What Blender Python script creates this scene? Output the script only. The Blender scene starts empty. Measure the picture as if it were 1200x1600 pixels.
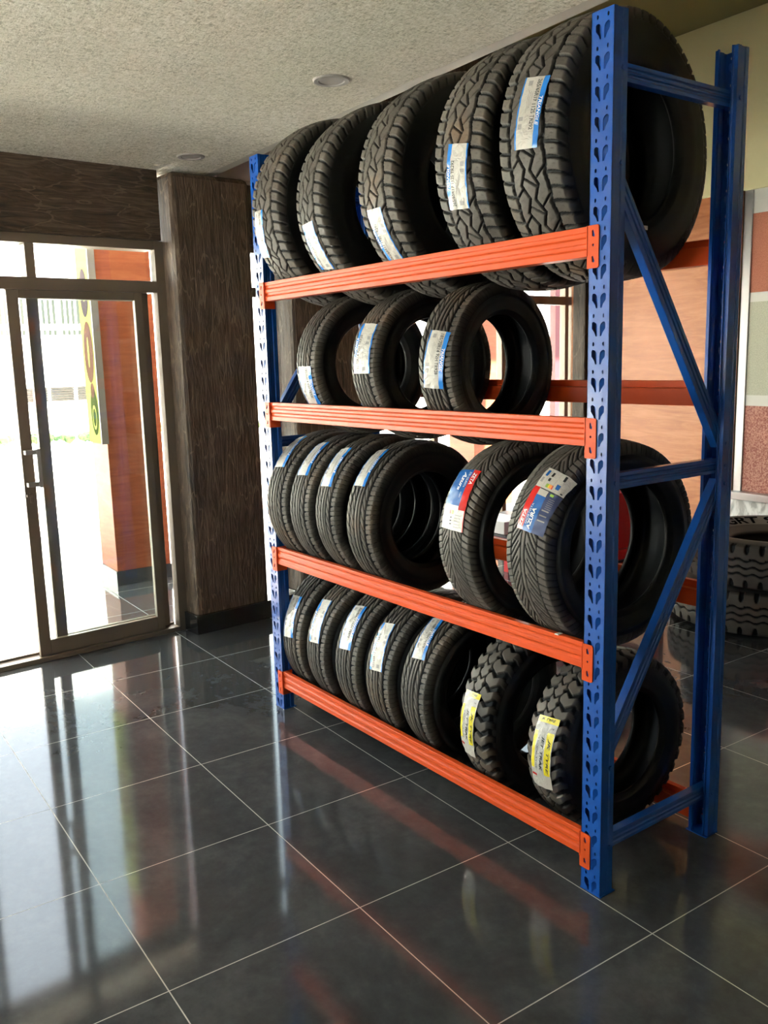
import bpy, bmesh, math, random
import numpy as np
from mathutils import Vector, Matrix
from mathutils.geometry import delaunay_2d_cdt

random.seed(7)
PI = math.pi
sc = bpy.context.scene
COL = sc.collection

# ---------------------------------------------------------------- camera, sky, light, exposure
cam_d = bpy.data.cameras.new('camera')
cam = bpy.data.objects.new('camera', cam_d)
COL.objects.link(cam)
sc.camera = cam
CX, CY, CZ, YAW, PITCH, ROLL, FPX = 1.45588356, -1.87570741, 1.62890552, 2.5428631, -0.172669799, -0.0269106786, 1379.82
fw = Vector((math.cos(YAW) * math.cos(PITCH), math.sin(YAW) * math.cos(PITCH), math.sin(PITCH)))
rt = Vector((math.sin(YAW), -math.cos(YAW), 0))
up = rt.cross(fw)
r2 = rt * math.cos(ROLL) + up * math.sin(ROLL)
u2 = -rt * math.sin(ROLL) + up * math.cos(ROLL)
cam.matrix_world = Matrix(((r2.x, u2.x, -fw.x, CX), (r2.y, u2.y, -fw.y, CY), (r2.z, u2.z, -fw.z, CZ), (0, 0, 0, 1)))
cam_d.sensor_fit = 'VERTICAL'
cam_d.sensor_height = 36
cam_d.lens = FPX / 1600 * 36
cam_d.clip_start = 0.05

world = bpy.data.worlds.new('sky')
sc.world = world
world.use_nodes = True
wn = world.node_tree
bg = wn.nodes['Background']
bg.inputs['Color'].default_value = (0.80, 0.91, 1.0, 1)
bg.inputs['Strength'].default_value = 3.8

sun_d = bpy.data.lights.new('sun', 'SUN')
sun_d.energy = 78.0
sun_d.angle = 0.01
sun_d.color = (1.0, 0.95, 0.86)
sun = bpy.data.objects.new('sun', sun_d)
COL.objects.link(sun)
sun.rotation_euler = Vector((-0.42, -0.03, -0.90)).to_track_quat('-Z', 'Y').to_euler()

sc.view_settings.view_transform = 'Standard'
sc.view_settings.look = 'None'
sc.view_settings.gamma = 1
sc.view_settings.use_curve_mapping = False
sc.view_settings.exposure = 0.70


# portals only steer the sky light through the glazed openings
def portal(name, loc, rot, sx, sy):
    d = bpy.data.lights.new(name, 'AREA')
    d.shape = 'RECTANGLE'
    d.size = sx
    d.size_y = sy
    d.cycles.is_portal = True
    o = bpy.data.objects.new(name, d)
    COL.objects.link(o)
    o.location = loc
    o.rotation_euler = rot
    return o


portal('portal_door_side', (-3.95, -0.4, 1.25), (0, math.radians(-90), math.radians(4.9)), 2.5, 8.6)
portal('portal_shopfront', (-1.8, -5.15, 1.3), (math.radians(90), 0, 0), 2.4, 2.6)


# ---------------------------------------------------------------- materials
def new_mat(name):
    m = bpy.data.materials.new(name)
    m.use_nodes = True
    nt = m.node_tree
    return m, nt, nt.nodes['Principled BSDF']


def mat(name, col, rough=0.5, metal=0.0, spec=0.5, coat=0.0, coat_rough=0.1):
    m, nt, b = new_mat(name)
    b.inputs['Base Color'].default_value = (*col, 1)
    b.inputs['Roughness'].default_value = rough
    b.inputs['Metallic'].default_value = metal
    b.inputs['Specular IOR Level'].default_value = spec
    b.inputs['Coat Weight'].default_value = coat
    b.inputs['Coat Roughness'].default_value = coat_rough
    return m


def N(nt, typ, **kw):
    n = nt.nodes.new(typ)
    for k, v in kw.items():
        setattr(n, k, v)
    return n


def coords(nt, scale=(1, 1, 1), rot=(0, 0, 0), which='Object'):
    tc = N(nt, 'ShaderNodeTexCoord')
    mp = N(nt, 'ShaderNodeMapping')
    mp.inputs['Scale'].default_value = scale
    mp.inputs['Rotation'].default_value = rot
    nt.links.new(tc.outputs[which], mp.inputs['Vector'])
    return mp.outputs['Vector']


def noise(nt, vec, scale, detail=4, rough=0.6, dist=0.0):
    n = N(nt, 'ShaderNodeTexNoise')
    n.inputs['Scale'].default_value = scale
    n.inputs['Detail'].default_value = detail
    n.inputs['Roughness'].default_value = rough
    n.inputs['Distortion'].default_value = dist
    nt.links.new(vec, n.inputs['Vector'])
    return n.outputs['Fac']


def ramp(nt, fac, stops):
    r = N(nt, 'ShaderNodeValToRGB')
    cr = r.color_ramp
    while len(cr.elements) < len(stops):
        cr.elements.new(0.5)
    for e, (p, c) in zip(cr.elements, stops):
        e.position = p
        e.color = (*c, 1)
    nt.links.new(fac, r.inputs['Fac'])
    return r.outputs['Color']


def bump(nt, b, fac, strength, dist):
    bp = N(nt, 'ShaderNodeBump')
    bp.inputs['Strength'].default_value = strength
    bp.inputs['Distance'].default_value = dist
    nt.links.new(fac, bp.inputs['Height'])
    nt.links.new(bp.outputs['Normal'], b.inputs['Normal'])


def math_n(nt, op, a, b=None, c=None):
    n = N(nt, 'ShaderNodeMath', operation=op)
    for i, v in enumerate((a, b, c)):
        if v is None:
            continue
        if isinstance(v, (int, float)):
            n.inputs[i].default_value = v
        else:
            nt.links.new(v, n.inputs[i])
    return n.outputs[0]


def tile_mat(name, ox=0.0, oy=0.0):
    m, nt, b = new_mat(name)
    tc = N(nt, 'ShaderNodeTexCoord')
    sp = N(nt, 'ShaderNodeSeparateXYZ')
    nt.links.new(tc.outputs['Object'], sp.inputs[0])

    def gro(axis, off):
        v = math_n(nt, 'ADD', sp.outputs[axis], off + 60.0)
        v = math_n(nt, 'DIVIDE', v, 0.6)
        v = math_n(nt, 'FRACT', v)
        v = math_n(nt, 'SUBTRACT', v, 0.5)
        v = math_n(nt, 'ABSOLUTE', v)
        return math_n(nt, 'GREATER_THAN', v, 0.5 - 0.0028)
    g = math_n(nt, 'MAXIMUM', gro('X', ox), gro('Y', oy))
    n1 = noise(nt, tc.outputs['Object'], 2.2, 6, 0.7, 0.4)
    n2 = noise(nt, tc.outputs['Object'], 18, 4, 0.7)
    mixn = math_n(nt, 'ADD', math_n(nt, 'MULTIPLY', n1, 0.7), math_n(nt, 'MULTIPLY', n2, 0.3))
    c = ramp(nt, mixn, [(0.34, (0.045, 0.047, 0.050)), (0.5, (0.065, 0.067, 0.071)), (0.68, (0.10, 0.102, 0.104))])
    mx = N(nt, 'ShaderNodeMix', data_type='RGBA')
    nt.links.new(g, mx.inputs['Factor'])
    nt.links.new(c, mx.inputs[6])
    mx.inputs[7].default_value = (0.50, 0.47, 0.42, 1)
    nt.links.new(mx.outputs[2], b.inputs['Base Color'])
    r = math_n(nt, 'MAXIMUM', math_n(nt, 'MULTIPLY', g, 0.6), 0.075)
    nt.links.new(r, b.inputs['Roughness'])
    b.inputs['Specular IOR Level'].default_value = 0.55
    inv = math_n(nt, 'SUBTRACT', 1.0, g)
    bump(nt, b, inv, 0.3, 0.001)
    return m


def ceiling_mat():
    m, nt, b = new_mat('flecked_ceiling_plaster')
    v1 = coords(nt, (38, 100, 60), (0, 0, 0.45))
    v2 = coords(nt, (100, 42, 60), (0, 0, 0.2))
    a = noise(nt, v1, 1.0, 3, 0.65, 1.2)
    c = noise(nt, v2, 1.0, 3, 0.65, 1.0)
    s = math_n(nt, 'MULTIPLY', math_n(nt, 'ADD', a, c), 0.5)
    big = noise(nt, coords(nt), 1.3, 3)
    s2 = math_n(nt, 'ADD', s, math_n(nt, 'MULTIPLY', math_n(nt, 'SUBTRACT', big, 0.5), 0.10))
    col = ramp(nt, s2, [(0.38, (0.36, 0.33, 0.23)), (0.46, (0.62, 0.575, 0.45)), (0.54, (0.80, 0.75, 0.63)), (0.64, (0.95, 0.91, 0.81))])
    nt.links.new(col, b.inputs['Base Color'])
    b.inputs['Roughness'].default_value = 0.75
    bump(nt, b, s, 0.5, 0.006)
    return m


def bark_mat(name, horiz=False, tone=1.0):
    m, nt, b = new_mat(name)
    sc1 = (26, 26, 3.2) if not horiz else (14, 3.2, 30)
    v = coords(nt, sc1)
    n1 = noise(nt, v, 1.0, 6, 0.62, 2.2)
    v3 = coords(nt, (9, 9, 1.6) if not horiz else (9, 1.6, 9))
    wv = N(nt, 'ShaderNodeTexVoronoi', feature='DISTANCE_TO_EDGE')
    wv.inputs['Scale'].default_value = 2.1
    mixv = N(nt, 'ShaderNodeMix', data_type='VECTOR')
    mixv.inputs[0].default_value = 0.35
    nz = N(nt, 'ShaderNodeTexNoise')
    nz.inputs['Scale'].default_value = 2.0
    nt.links.new(v3, nz.inputs['Vector'])
    nt.links.new(v3, mixv.inputs[4])
    nt.links.new(nz.outputs['Color'], mixv.inputs[5])
    nt.links.new(mixv.outputs[1], wv.inputs['Vector'])
    crease = math_n(nt, 'LESS_THAN', wv.outputs['Distance'], 0.016)
    vb = noise(nt, coords(nt), 5.0, 3)
    col = ramp(nt, math_n(nt, 'ADD', math_n(nt, 'MULTIPLY', n1, 0.75), math_n(nt, 'MULTIPLY', vb, 0.25)),
               [(0.33, (0.020 * tone, 0.012 * tone, 0.007 * tone)), (0.5, (0.060 * tone, 0.036 * tone, 0.021 * tone)),
                (0.70, (0.14 * tone, 0.095 * tone, 0.062 * tone))])
    mx = N(nt, 'ShaderNodeMix', data_type='RGBA')
    nt.links.new(math_n(nt, 'MULTIPLY', crease, 0.35), mx.inputs['Factor'])
    nt.links.new(col, mx.inputs[6])
    mx.inputs[7].default_value = (0.22 * tone, 0.15 * tone, 0.10 * tone, 1)
    nt.links.new(mx.outputs[2], b.inputs['Base Color'])
    b.inputs['Roughness'].default_value = 0.5
    h = math_n(nt, 'ADD', n1, math_n(nt, 'MULTIPLY', crease, 0.35))
    bump(nt, b, h, 0.8, 0.012)
    return m


def wood_mat(name, c0, c1, c2, scl=(1.2, 1.2, 9), rough=0.35):
    m, nt, b = new_mat(name)
    v = coords(nt, scl)
    n1 = noise(nt, v, 2.2, 6, 0.65, 1.4)
    n2 = noise(nt, coords(nt, (scl[0] * 3, scl[1] * 3, scl[2] * 9)), 2.0, 4, 0.7)
    s = math_n(nt, 'ADD', math_n(nt, 'MULTIPLY', n1, 0.72), math_n(nt, 'MULTIPLY', n2, 0.28))
    col = ramp(nt, s, [(0.3, c0), (0.5, c1), (0.68, c2)])
    nt.links.new(col, b.inputs['Base Color'])
    b.inputs['Roughness'].default_value = rough
    return m


def rubber_mat(name, tread=False):
    m, nt, b = new_mat(name)
    tc = N(nt, 'ShaderNodeTexCoord')
    n1 = noise(nt, tc.outputs['Object'], 9, 4, 0.6)
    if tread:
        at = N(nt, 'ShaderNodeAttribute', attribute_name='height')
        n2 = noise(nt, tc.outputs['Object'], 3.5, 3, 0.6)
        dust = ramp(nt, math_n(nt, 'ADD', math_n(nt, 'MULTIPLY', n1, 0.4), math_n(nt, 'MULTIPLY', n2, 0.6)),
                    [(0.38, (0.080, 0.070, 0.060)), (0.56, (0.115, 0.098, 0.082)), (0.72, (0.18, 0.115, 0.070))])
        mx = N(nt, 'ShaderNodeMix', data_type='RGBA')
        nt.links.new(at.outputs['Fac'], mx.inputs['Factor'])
        mx.inputs[6].default_value = (0.003, 0.003, 0.003, 1)  # groove floors: black rubber, with their deep shade put into the colour
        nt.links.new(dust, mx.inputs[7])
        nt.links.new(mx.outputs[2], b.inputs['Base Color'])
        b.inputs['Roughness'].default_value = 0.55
    else:
        c = ramp(nt, n1, [(0.3, (0.005, 0.005, 0.0055)), (0.7, (0.009, 0.009, 0.0095))])
        nt.links.new(c, b.inputs['Base Color'])
        b.inputs['Roughness'].default_value = 0.5
    b.inputs['Specular IOR Level'].default_value = 0.3
    return m


def glass_mat():
    m = bpy.data.materials.new('window_glass')
    m.use_nodes = True
    nt = m.node_tree
    nt.nodes.clear()
    out = N(nt, 'ShaderNodeOutputMaterial')
    tr = N(nt, 'ShaderNodeBsdfTransparent')
    tr.inputs[0].default_value = (0.90, 0.93, 0.92, 1)
    gl = N(nt, 'ShaderNodeBsdfGlossy')
    gl.inputs['Roughness'].default_value = 0.02
    lw = N(nt, 'ShaderNodeLayerWeight')
    lw.inputs['Blend'].default_value = 0.5
    sch = math_n(nt, 'ADD', math_n(nt, 'MULTIPLY', math_n(nt, 'POWER', lw.outputs['Facing'], 5.0), 0.9), 0.035)
    mx = N(nt, 'ShaderNodeMixShader')
    nt.links.new(sch, mx.inputs[0])
    nt.links.new(tr.outputs[0], mx.inputs[1])
    nt.links.new(gl.outputs[0], mx.inputs[2])
    nt.links.new(mx.outputs[0], out.inputs[0])
    return m


def speckle_mat(name, c0, c1, scale=160, rough=0.8):
    m, nt, b = new_mat(name)
    n1 = noise(nt, coords(nt), scale, 2, 0.6)
    col = ramp(nt, n1, [(0.4, c0), (0.6, c1)])
    nt.links.new(col, b.inputs['Base Color'])
    b.inputs['Roughness'].default_value = rough
    return m


def marble_mat():
    m, nt, b = new_mat('white_marble')
    n1 = noise(nt, coords(nt, (3, 3, 1.2)), 3.0, 6, 0.6, 2.5)
    col = ramp(nt, n1, [(0.38, (0.45, 0.45, 0.43)), (0.5, (0.78, 0.78, 0.75)), (0.6, (0.86, 0.86, 0.84))])
    nt.links.new(col, b.inputs['Base Color'])
    b.inputs['Roughness'].default_value = 0.3
    return m


def paper_mat():
    m, nt, b = new_mat('crinkled_label_paper')
    b.inputs['Base Color'].default_value = (0.52, 0.49, 0.44, 1)
    b.inputs['Roughness'].default_value = 0.28
    n1 = noise(nt, coords(nt), 38, 3, 0.6, 1.5)
    bump(nt, b, n1, 0.55, 0.008)
    return m


def chip_mat():
    m, nt, b = new_mat('print_grey')
    b.inputs['Base Color'].default_value = (0.30, 0.28, 0.27, 1)
    b.inputs['Roughness'].default_value = 0.5
    return m


M = dict(
    tile=tile_mat('dark_floor_tile'),
    ceil=ceiling_mat(),
    cornice=mat('smooth_grey_paint', (0.50, 0.46, 0.38), 0.6),
    pinkpaint=mat('pinkish_paint', (0.55, 0.42, 0.38), 0.6),
    bark=bark_mat('bark_panel', False, 1.5),
    barkh=bark_mat('bark_panel_lintel', True, 1.3),
    barkd=bark_mat('bark_panel_red', False, 0.55),
    olive=mat('olive_yellow_paint', (0.92, 0.84, 0.48), 0.7),
    olivedark=mat('dark_olive_paint', (0.26, 0.23, 0.09), 0.7),
    taupe=mat('taupe_paint', (0.30, 0.25, 0.20), 0.8),
    creampost=mat('cream_post_paint', (0.30, 0.27, 0.20), 0.8, 0.0, 0.1),
    cream=mat('plain_cream_paint', (0.72, 0.69, 0.62), 0.8),
    laminate=wood_mat('orange_wood_laminate', (0.31, 0.088, 0.022), (0.42, 0.138, 0.038), (0.50, 0.19, 0.065), rough=0.5),
    laminate_edge=wood_mat('brown_wood_edge', (0.10, 0.04, 0.02), (0.17, 0.07, 0.035), (0.24, 0.11, 0.05)),
    cladding=wood_mat('red_brown_cladding', (0.27, 0.060, 0.022), (0.38, 0.095, 0.036), (0.46, 0.14, 0.055), (0.8, 0.8, 7), 0.6),
    bronze=mat('bronze_aluminium', (0.20, 0.150, 0.105), 0.4, 0.2),
    alu=mat('brushed_aluminium', (0.55, 0.54, 0.53), 0.3, 0.9),
    handle=mat('satin_grey_handle', (0.30, 0.27, 0.25), 0.45, 0.3),
    truckside=mat('dusty_truck_rubber', (0.060, 0.055, 0.050), 0.4),  # dusty grey, raised to carry some grazing reflection in the colour
    band=mat('painted_sidewall_sheen', (0.22, 0.21, 0.20), 0.4),  # lighter grey standing in for the grazing reflection on the sidewall
    matteink=mat('matte_black_lettering', (0.006, 0.006, 0.006), 1.0, 0.0, 0.0),
    steel=mat('polished_steel', (0.7, 0.68, 0.64), 0.18, 1.0),
    glass=glass_mat(),
    blacktile=mat('black_skirting_tile', (0.012, 0.012, 0.013), 0.12),
    greytile=mat('grey_skirting_tile', (0.06, 0.065, 0.075), 0.2),
    blue=mat('blue_powder_coat', (0.006, 0.075, 0.36), 0.26, 0.0, 0.5, 0.3, 0.08),
    orange=mat('orange_powder_coat', (0.66, 0.080, 0.016), 0.32, 0.0, 0.18, 0.0, 0.1),
    galv=mat('bare_steel_edge', (0.7, 0.7, 0.7), 0.3, 0.8),
    rubber=rubber_mat('black_rubber'),
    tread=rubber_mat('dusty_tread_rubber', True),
    paper=paper_mat(),
    lblue=mat('label_blue', (0.02, 0.20, 0.62), 0.22, 0.0, 0.6),
    ldeep=mat('label_deep_blue', (0.02, 0.11, 0.36), 0.22, 0.0, 0.6),
    lnavy=mat('label_navy', (0.02, 0.035, 0.12), 0.3, 0.0, 0.6),
    lred=mat('label_red', (0.62, 0.02, 0.015), 0.22, 0.0, 0.6),
    lyel=mat('label_yellow', (0.80, 0.66, 0.03), 0.25, 0.0, 0.6),
    lgreen=mat('label_green', (0.25, 0.45, 0.05), 0.4),
    lorange=mat('label_orange', (0.8, 0.25, 0.03), 0.4),
    ink=mat('print_black', (0.01, 0.01, 0.012), 0.5),
    white=mat('print_white', (0.85, 0.85, 0.85), 0.4),
    greyprint=chip_mat(),
    brick=speckle_mat('rust_red_stucco', (0.36, 0.11, 0.06), (0.48, 0.17, 0.10)),
    brick2=speckle_mat('speckled_red_stucco', (0.28, 0.08, 0.06), (0.55, 0.27, 0.20), 120),
    sage=speckle_mat('sage_cream_stucco', (0.42, 0.42, 0.31), (0.56, 0.55, 0.43)),
    offwhite=mat('off_white_paint', (0.7, 0.68, 0.62), 0.6),
    marble=marble_mat(),
    yard=speckle_mat('pale_concrete', (0.74, 0.71, 0.66), (0.82, 0.79, 0.74), 6),
    bwall=mat('white_render', (0.85, 0.84, 0.80), 0.8),
    hedge=speckle_mat('hedge_green', (0.008, 0.026, 0.003), (0.05, 0.09, 0.010), 14),
    grille=mat('grey_green_grille', (0.012, 0.014, 0.008), 0.6),
    louvre=mat('brown_louvre', (0.022, 0.014, 0.010), 0.6),
    signbg=mat('yellow_green_sign', (0.42, 0.44, 0.13), 0.9, 0.0, 0.0),
    signa=mat('sign_mauve', (0.10, 0.078, 0.086), 0.9, 0.0, 0.0),
    signb=mat('sign_salmon', (0.16, 0.085, 0.065), 0.9, 0.0, 0.0),
    signc=mat('sign_moss', (0.075, 0.095, 0.035), 0.9, 0.0, 0.0),
    boxred=mat('red_carton', (0.60, 0.015, 0.02), 0.4),
    boxblue=mat('blue_carton', (0.03, 0.05, 0.40), 0.4),
    boxdark=mat('dark_carton', (0.03, 0.02, 0.03), 0.4),
    boxwhite=mat('white_carton', (0.8, 0.76, 0.74), 0.45),
    pinkprint=mat('pink_print', (0.7, 0.22, 0.25), 0.45),
    redplastic=mat('red_plastic', (0.65, 0.02, 0.02), 0.3),
    lampring=mat('downlight_ring', (0.42, 0.38, 0.35), 0.5),
    lamplens=mat('downlight_lens', (0.50, 0.45, 0.42), 0.35),
    maroon=mat('maroon_paint', (0.16, 0.03, 0.035), 0.5),
)


M['barkd'].node_tree.nodes['Principled BSDF'].inputs['Specular IOR Level'].default_value = 0.08


# ---------------------------------------------------------------- mesh helpers
class MB:
    """collects shapes into one mesh"""
    def __init__(self):
        self.v, self.f, self.m = [], [], []
        self.mats = []

    def mi(self, m):
        if m not in self.mats:
            self.mats.append(m)
        return self.mats.index(m)

    def add(self, vs, fs, m=None):
        o = len(self.v)
        self.v += [tuple(p) for p in vs]
        k = self.mi(m) if m else 0
        for f in fs:
            self.f.append([i + o for i in f])
            self.m.append(k)

    def box(self, x0, x1, y0, y1, z0, z1, m=None, X=None):
        P = [(x, y, z) for x in (x0, x1) for y in (y0, y1) for z in (z0, z1)]
        if X:
            P = [tuple(X @ Vector(p)) for p in P]
        F = [(0, 1, 3, 2), (4, 6, 7, 5), (0, 4, 5, 1), (2, 3, 7, 6), (0, 2, 6, 4), (1, 5, 7, 3)]
        self.add(P, F, m)

    def prism(self, prof, x0, x1, axis='x', m=None, X=None, caps=True, closed=True):
        """extrude a 2D profile along an axis; prof in the two other axes"""
        n = len(prof)
        vs = []
        for t in (x0, x1):
            for a, b in prof:
                p = {'x': (t, a, b), 'y': (a, t, b), 'z': (a, b, t)}[axis]
                vs.append(tuple(X @ Vector(p)) if X else p)
        fs = [(i, (i + 1) % n, (i + 1) % n + n, i + n) for i in range(n if closed else n - 1)]
        if caps and closed:
            fs += [tuple(range(n - 1, -1, -1)), tuple(range(n, 2 * n))]
        self.add(vs, fs, m)

    def lathe(self, prof, n=48, m=None, closed=False, c=(0, 0, 0)):
        """prof (r, z) about z"""
        k = len(prof)
        vs = [(c[0] + r * math.cos(2 * PI * i / n), c[1] + r * math.sin(2 * PI * i / n), c[2] + z) for i in range(n) for r, z in prof]
        fs = []
        for i in range(n):
            j = (i + 1) % n
            for q in range(k if closed else k - 1):
                q2 = (q + 1) % k
                fs.append((i * k + q, j * k + q, j * k + q2, i * k + q2))
        self.add(vs, fs, m)

    def build(self, name, mats=None, parent=None, smooth=False, bevel=0, fixn=True, weld=False):
        me = bpy.data.meshes.new(name)
        me.from_pydata(self.v, [], self.f)
        ml = self.mats if self.mats else ([mats] if not isinstance(mats, (list, tuple)) else mats)
        for q in ml:
            me.materials.append(q)
        if self.mats:
            me.polygons.foreach_set('material_index', self.m)
        if fixn or weld:
            bm = bmesh.new()
            bm.from_mesh(me)
            if weld:
                bmesh.ops.remove_doubles(bm, verts=bm.verts, dist=1e-5)
            if fixn:
                bmesh.ops.recalc_face_normals(bm, faces=bm.faces)
            bm.to_mesh(me)
            bm.free()
        me.update()
        o = bpy.data.objects.new(name, me)
        COL.objects.link(o)
        if parent:
            o.parent = parent
        if smooth:
            me.polygons.foreach_set('use_smooth', [True] * len(me.polygons))
            if smooth != 'all':
                me.set_sharp_from_angle(angle=math.radians(35))
        if bevel:
            bv = o.modifiers.new('bevel', 'BEVEL')
            bv.width = bevel
            bv.segments = 2
            bv.limit_method = 'ANGLE'
            bv.angle_limit = math.radians(40)
        return o


def empty(name, loc=(0, 0, 0), rz=0.0, parent=None, rot=None):
    o = bpy.data.objects.new(name, None)
    o.empty_display_size = 0.1
    COL.objects.link(o)
    o.location = loc
    o.rotation_euler = rot if rot else (0, 0, rz)
    if parent:
        o.parent = parent
    return o


def tag(o, label, cat, group=None, kind=None):
    o['label'] = label
    o['category'] = cat
    if group:
        o['group'] = group
    if kind:
        o['kind'] = kind
    return o


def struct(o, label=None):
    o['kind'] = 'structure'
    if label:
        o['label'] = label
    return o


_tc = {}


def text_mesh(s, shear=0.0, bold=0.0):
    """flat text as (verts Nx2, faces), width and height normalised: x 0..1, y 0..1 of cap height"""
    key = (s, shear, bold)
    if key in _tc:
        return _tc[key]
    cu = bpy.data.curves.new('t', 'FONT')
    cu.body = s
    cu.size = 1
    cu.resolution_u = 3
    cu.shear = shear
    cu.offset = bold
    ob = bpy.data.objects.new('t', cu)
    COL.objects.link(ob)
    dg = bpy.context.evaluated_depsgraph_get()
    me = bpy.data.meshes.new_from_object(ob.evaluated_get(dg))
    bpy.data.objects.remove(ob)
    V = np.array([v.co[:2] for v in me.vertices])
    F = [list(p.vertices) for p in me.polygons]
    bpy.data.meshes.remove(me)
    mn, mx = V.min(0), V.max(0)
    V = (V - mn) / (mx - mn)
    _tc[key] = (V, F)
    return V, F


# ================================================================= setting
# the glazed wall runs along w from W0; s is the distance along it, off the distance into the room
W0 = Vector((-3.646, 0.044, 0))
WD = Vector((-0.0850, 0.99638, 0)).normalized()
WN = Vector((WD.y, -WD.x, 0))
WX = Matrix(((WN.x, WD.x, 0, W0.x), (WN.y, WD.y, 0, W0.y), (0, 0, 1, 0), (0, 0, 0, 1)))   # local (off, s, z)
WROT = math.atan2(WN.y, WN.x)


def wall_obj(o):
    o.location = W0
    o.rotation_euler = (0, 0, WROT)
    return o


CEIL = 2.71
BACKY = 3.85

m = MB()
m.box(-7.4, 4.0, -7.0, 7.0, -0.10, 0.0)
struct(m.build('floor', M['tile']), 'glossy dark grey floor tiles with pale grout')

m = MB()
m.box(-4.4, 4.2, -5.4, 0.365, CEIL, CEIL + 0.30)
struct(m.build('ceiling', M['ceil']), 'flecked cream textured ceiling')
m = MB()
m.prism([(0.3655, CEIL + 0.003), (0.43, CEIL + 0.003), (0.445, CEIL + 0.02), (0.445, 3.86), (0.3655, 3.86)], -4.4, 4.2, 'x')
struct(m.build('trim_1', M['cornice'], smooth=True), 'smooth grey fascia along the ceiling edge')
m = MB()
m.box(-4.1, 4.2, 0.365, 4.0, 3.86, 3.96)
struct(m.build('ceiling', M['olivedark']), 'olive upper ceiling')

# glazed wall pieces
m = MB()
m.box(-0.12, 0.06, -5.2, 0.02, 2.325, CEIL)
struct(wall_obj(m.build('wall_left', M['barkh'])), 'dark bark textured panel above the sliding door')


def column(name, s0, s1, off, z1, mtl, base=None, lab=None, bw=0.02):
    m = MB()
    m.box(-0.12, off, s0, s1, 0, z1)
    o = struct(wall_obj(m.build(name, mtl, bevel=0.03)), lab)
    if base:
        m = MB()
        m.box(-0.12, off + bw, s0 - bw, s1 + bw * 0.4, 0, 0.115)
        b = m.build('skirting', base, o, bevel=0.003)
    return o


column('wall_pillar', 0.045, 0.555, 0.17, 2.695, M['bark'], M['blacktile'], 'dark bark clad pillar right of the sliding door')
column('wall_pillar', 0.815, 1.44, 0.18, 3.86, M['bark'], M['blacktile'], 'bark clad pillar behind the far rack post')
m = MB()
m.box(-3.83, -3.69, 3.68, 3.86, 0, 3.86)
struct(m.build('wall_pillar', M['barkd'], bevel=0.01), 'red brown bark clad pillar in the room corner')
m = MB()
m.box(-0.12, 0.04, 0.555, 0.815, 2.34, 2.69)
m.box(-0.12, 0.04, 1.44, 3.80, 2.34, 3.86)
struct(wall_obj(m.build('wall_left', M['bark'])), 'wall above the side windows')
m = MB()
m.box(-0.12, 0.10, 0.38, 0.815, 2.696, 3.86)
struct(wall_obj(m.build('wall_left', M['pinkpaint'])), 'pinkish wall above the first pillar')
m = MB()
m.box(-0.14, -0.02, -5.3, -4.4, 0, CEIL)
struct(wall_obj(m.build('wall_left', M['barkh'])), 'wall end by the shopfront')

# back wall: laminate, olive bulkhead, stucco display bay
m = MB()
m.box(-3.99, 4.1, BACKY + 0.02, BACKY + 0.16, 0, 3.96, M['cream'])
m.box(-3.99, 4.1, BACKY - 0.03, BACKY + 0.02, 2.70, 3.86, M['olive'])
struct(m.build('wall_back'), 'back wall with olive yellow upper part')
m = MB()
m.box(-3.99, -2.415, BACKY - 0.015, BACKY + 0.02, 0, 2.70, M['laminate'])
m.box(-2.415, -2.379, BACKY - 0.03, BACKY + 0.02, 0, 2.70, M['laminate_edge'])
struct(m.build('wall_back', bevel=0.0), 'orange wood laminate panelling')
m = MB()
m.box(-2.378, 4.0, BACKY - 0.05, BACKY + 0.02, 0, 0.555, M['marble'])
struct(m.build('wall_back'), 'white marble dado')
w = struct(empty('window_1', (0, BACKY, 0)), 'aluminium framed bay of red and cream stucco panels')
m = MB()
m.prism([(-0.055, 0), (-0.04, 0.018), (-0.015, 0.022), (0.0, 0.01), (0.0, 0), (-0.02, -0.004)], 0, 1, 'z', X=Matrix.LocRotScale((-2.325, 0, 0.60), None, (0.9, 1.5, 2.10)))
m.box(-2.377, -2.31, -0.02, 0.02, 0.60, 2.70)
m.box(-2.378, 4.0, -0.09, 0.02, 0.555, 0.61)
m.box(1.4, 1.5, -0.05, 0.02, 0.6, 2.7)
m.build('frame', M['alu'], w, bevel=0.004)
m = MB()
for z0, z1, k in ((0.61, 1.225, 'brick2'), (1.225, 1.30, 'offwhite'), (1.30, 1.945, 'sage'), (1.945, 2.01, 'offwhite'), (2.01, 2.54, 'brick'), (2.54, 2.70, 'offwhite')):
    m.box(-2.31, 4.0, -0.012, 0.02, z0, z1, M[k])
m.build('stucco_panel', None, w)

# right wall and front shopfront behind the camera
m = MB()
m.box(4.0, 4.12, -5.3, BACKY + 0.16, 0, 3.96)
struct(m.build('wall_right', M['taupe']), 'plain side wall')
m = MB()
m.box(-4.4, 4.1, -5.30, -5.18, 2.5, CEIL + 0.2)
m.box(-4.4, -3.0, -5.30, -5.18, 0, 2.5)
m.box(-0.6, 4.1, -5.30, -5.18, 0, 2.5)
struct(m.build('wall_front', M['cream']), 'shopfront wall behind the viewer')
w = struct(empty('window_2', (0, -5.24, 0)), 'tall unseen shopfront window behind the viewer, placed for its light')  # unseen opening, sized and placed to light the rack from front left
m = MB()
for x in (-3.0, -1.83, -0.66):
    m.box(x, x + 0.06, -0.04, 0.04, 0, 2.5)
m.box(-3.0, -0.6, -0.04, 0.04, 2.44, 2.5)
m.box(-3.0, -0.6, -0.04, 0.04, 0, 0.06)
m.build('frame', M['bronze'], w)
m = MB()
m.box(-3.0, -0.6, -0.004, 0.004, 0.06, 2.44)
m.build('glass', M['glass'], w)

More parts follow.
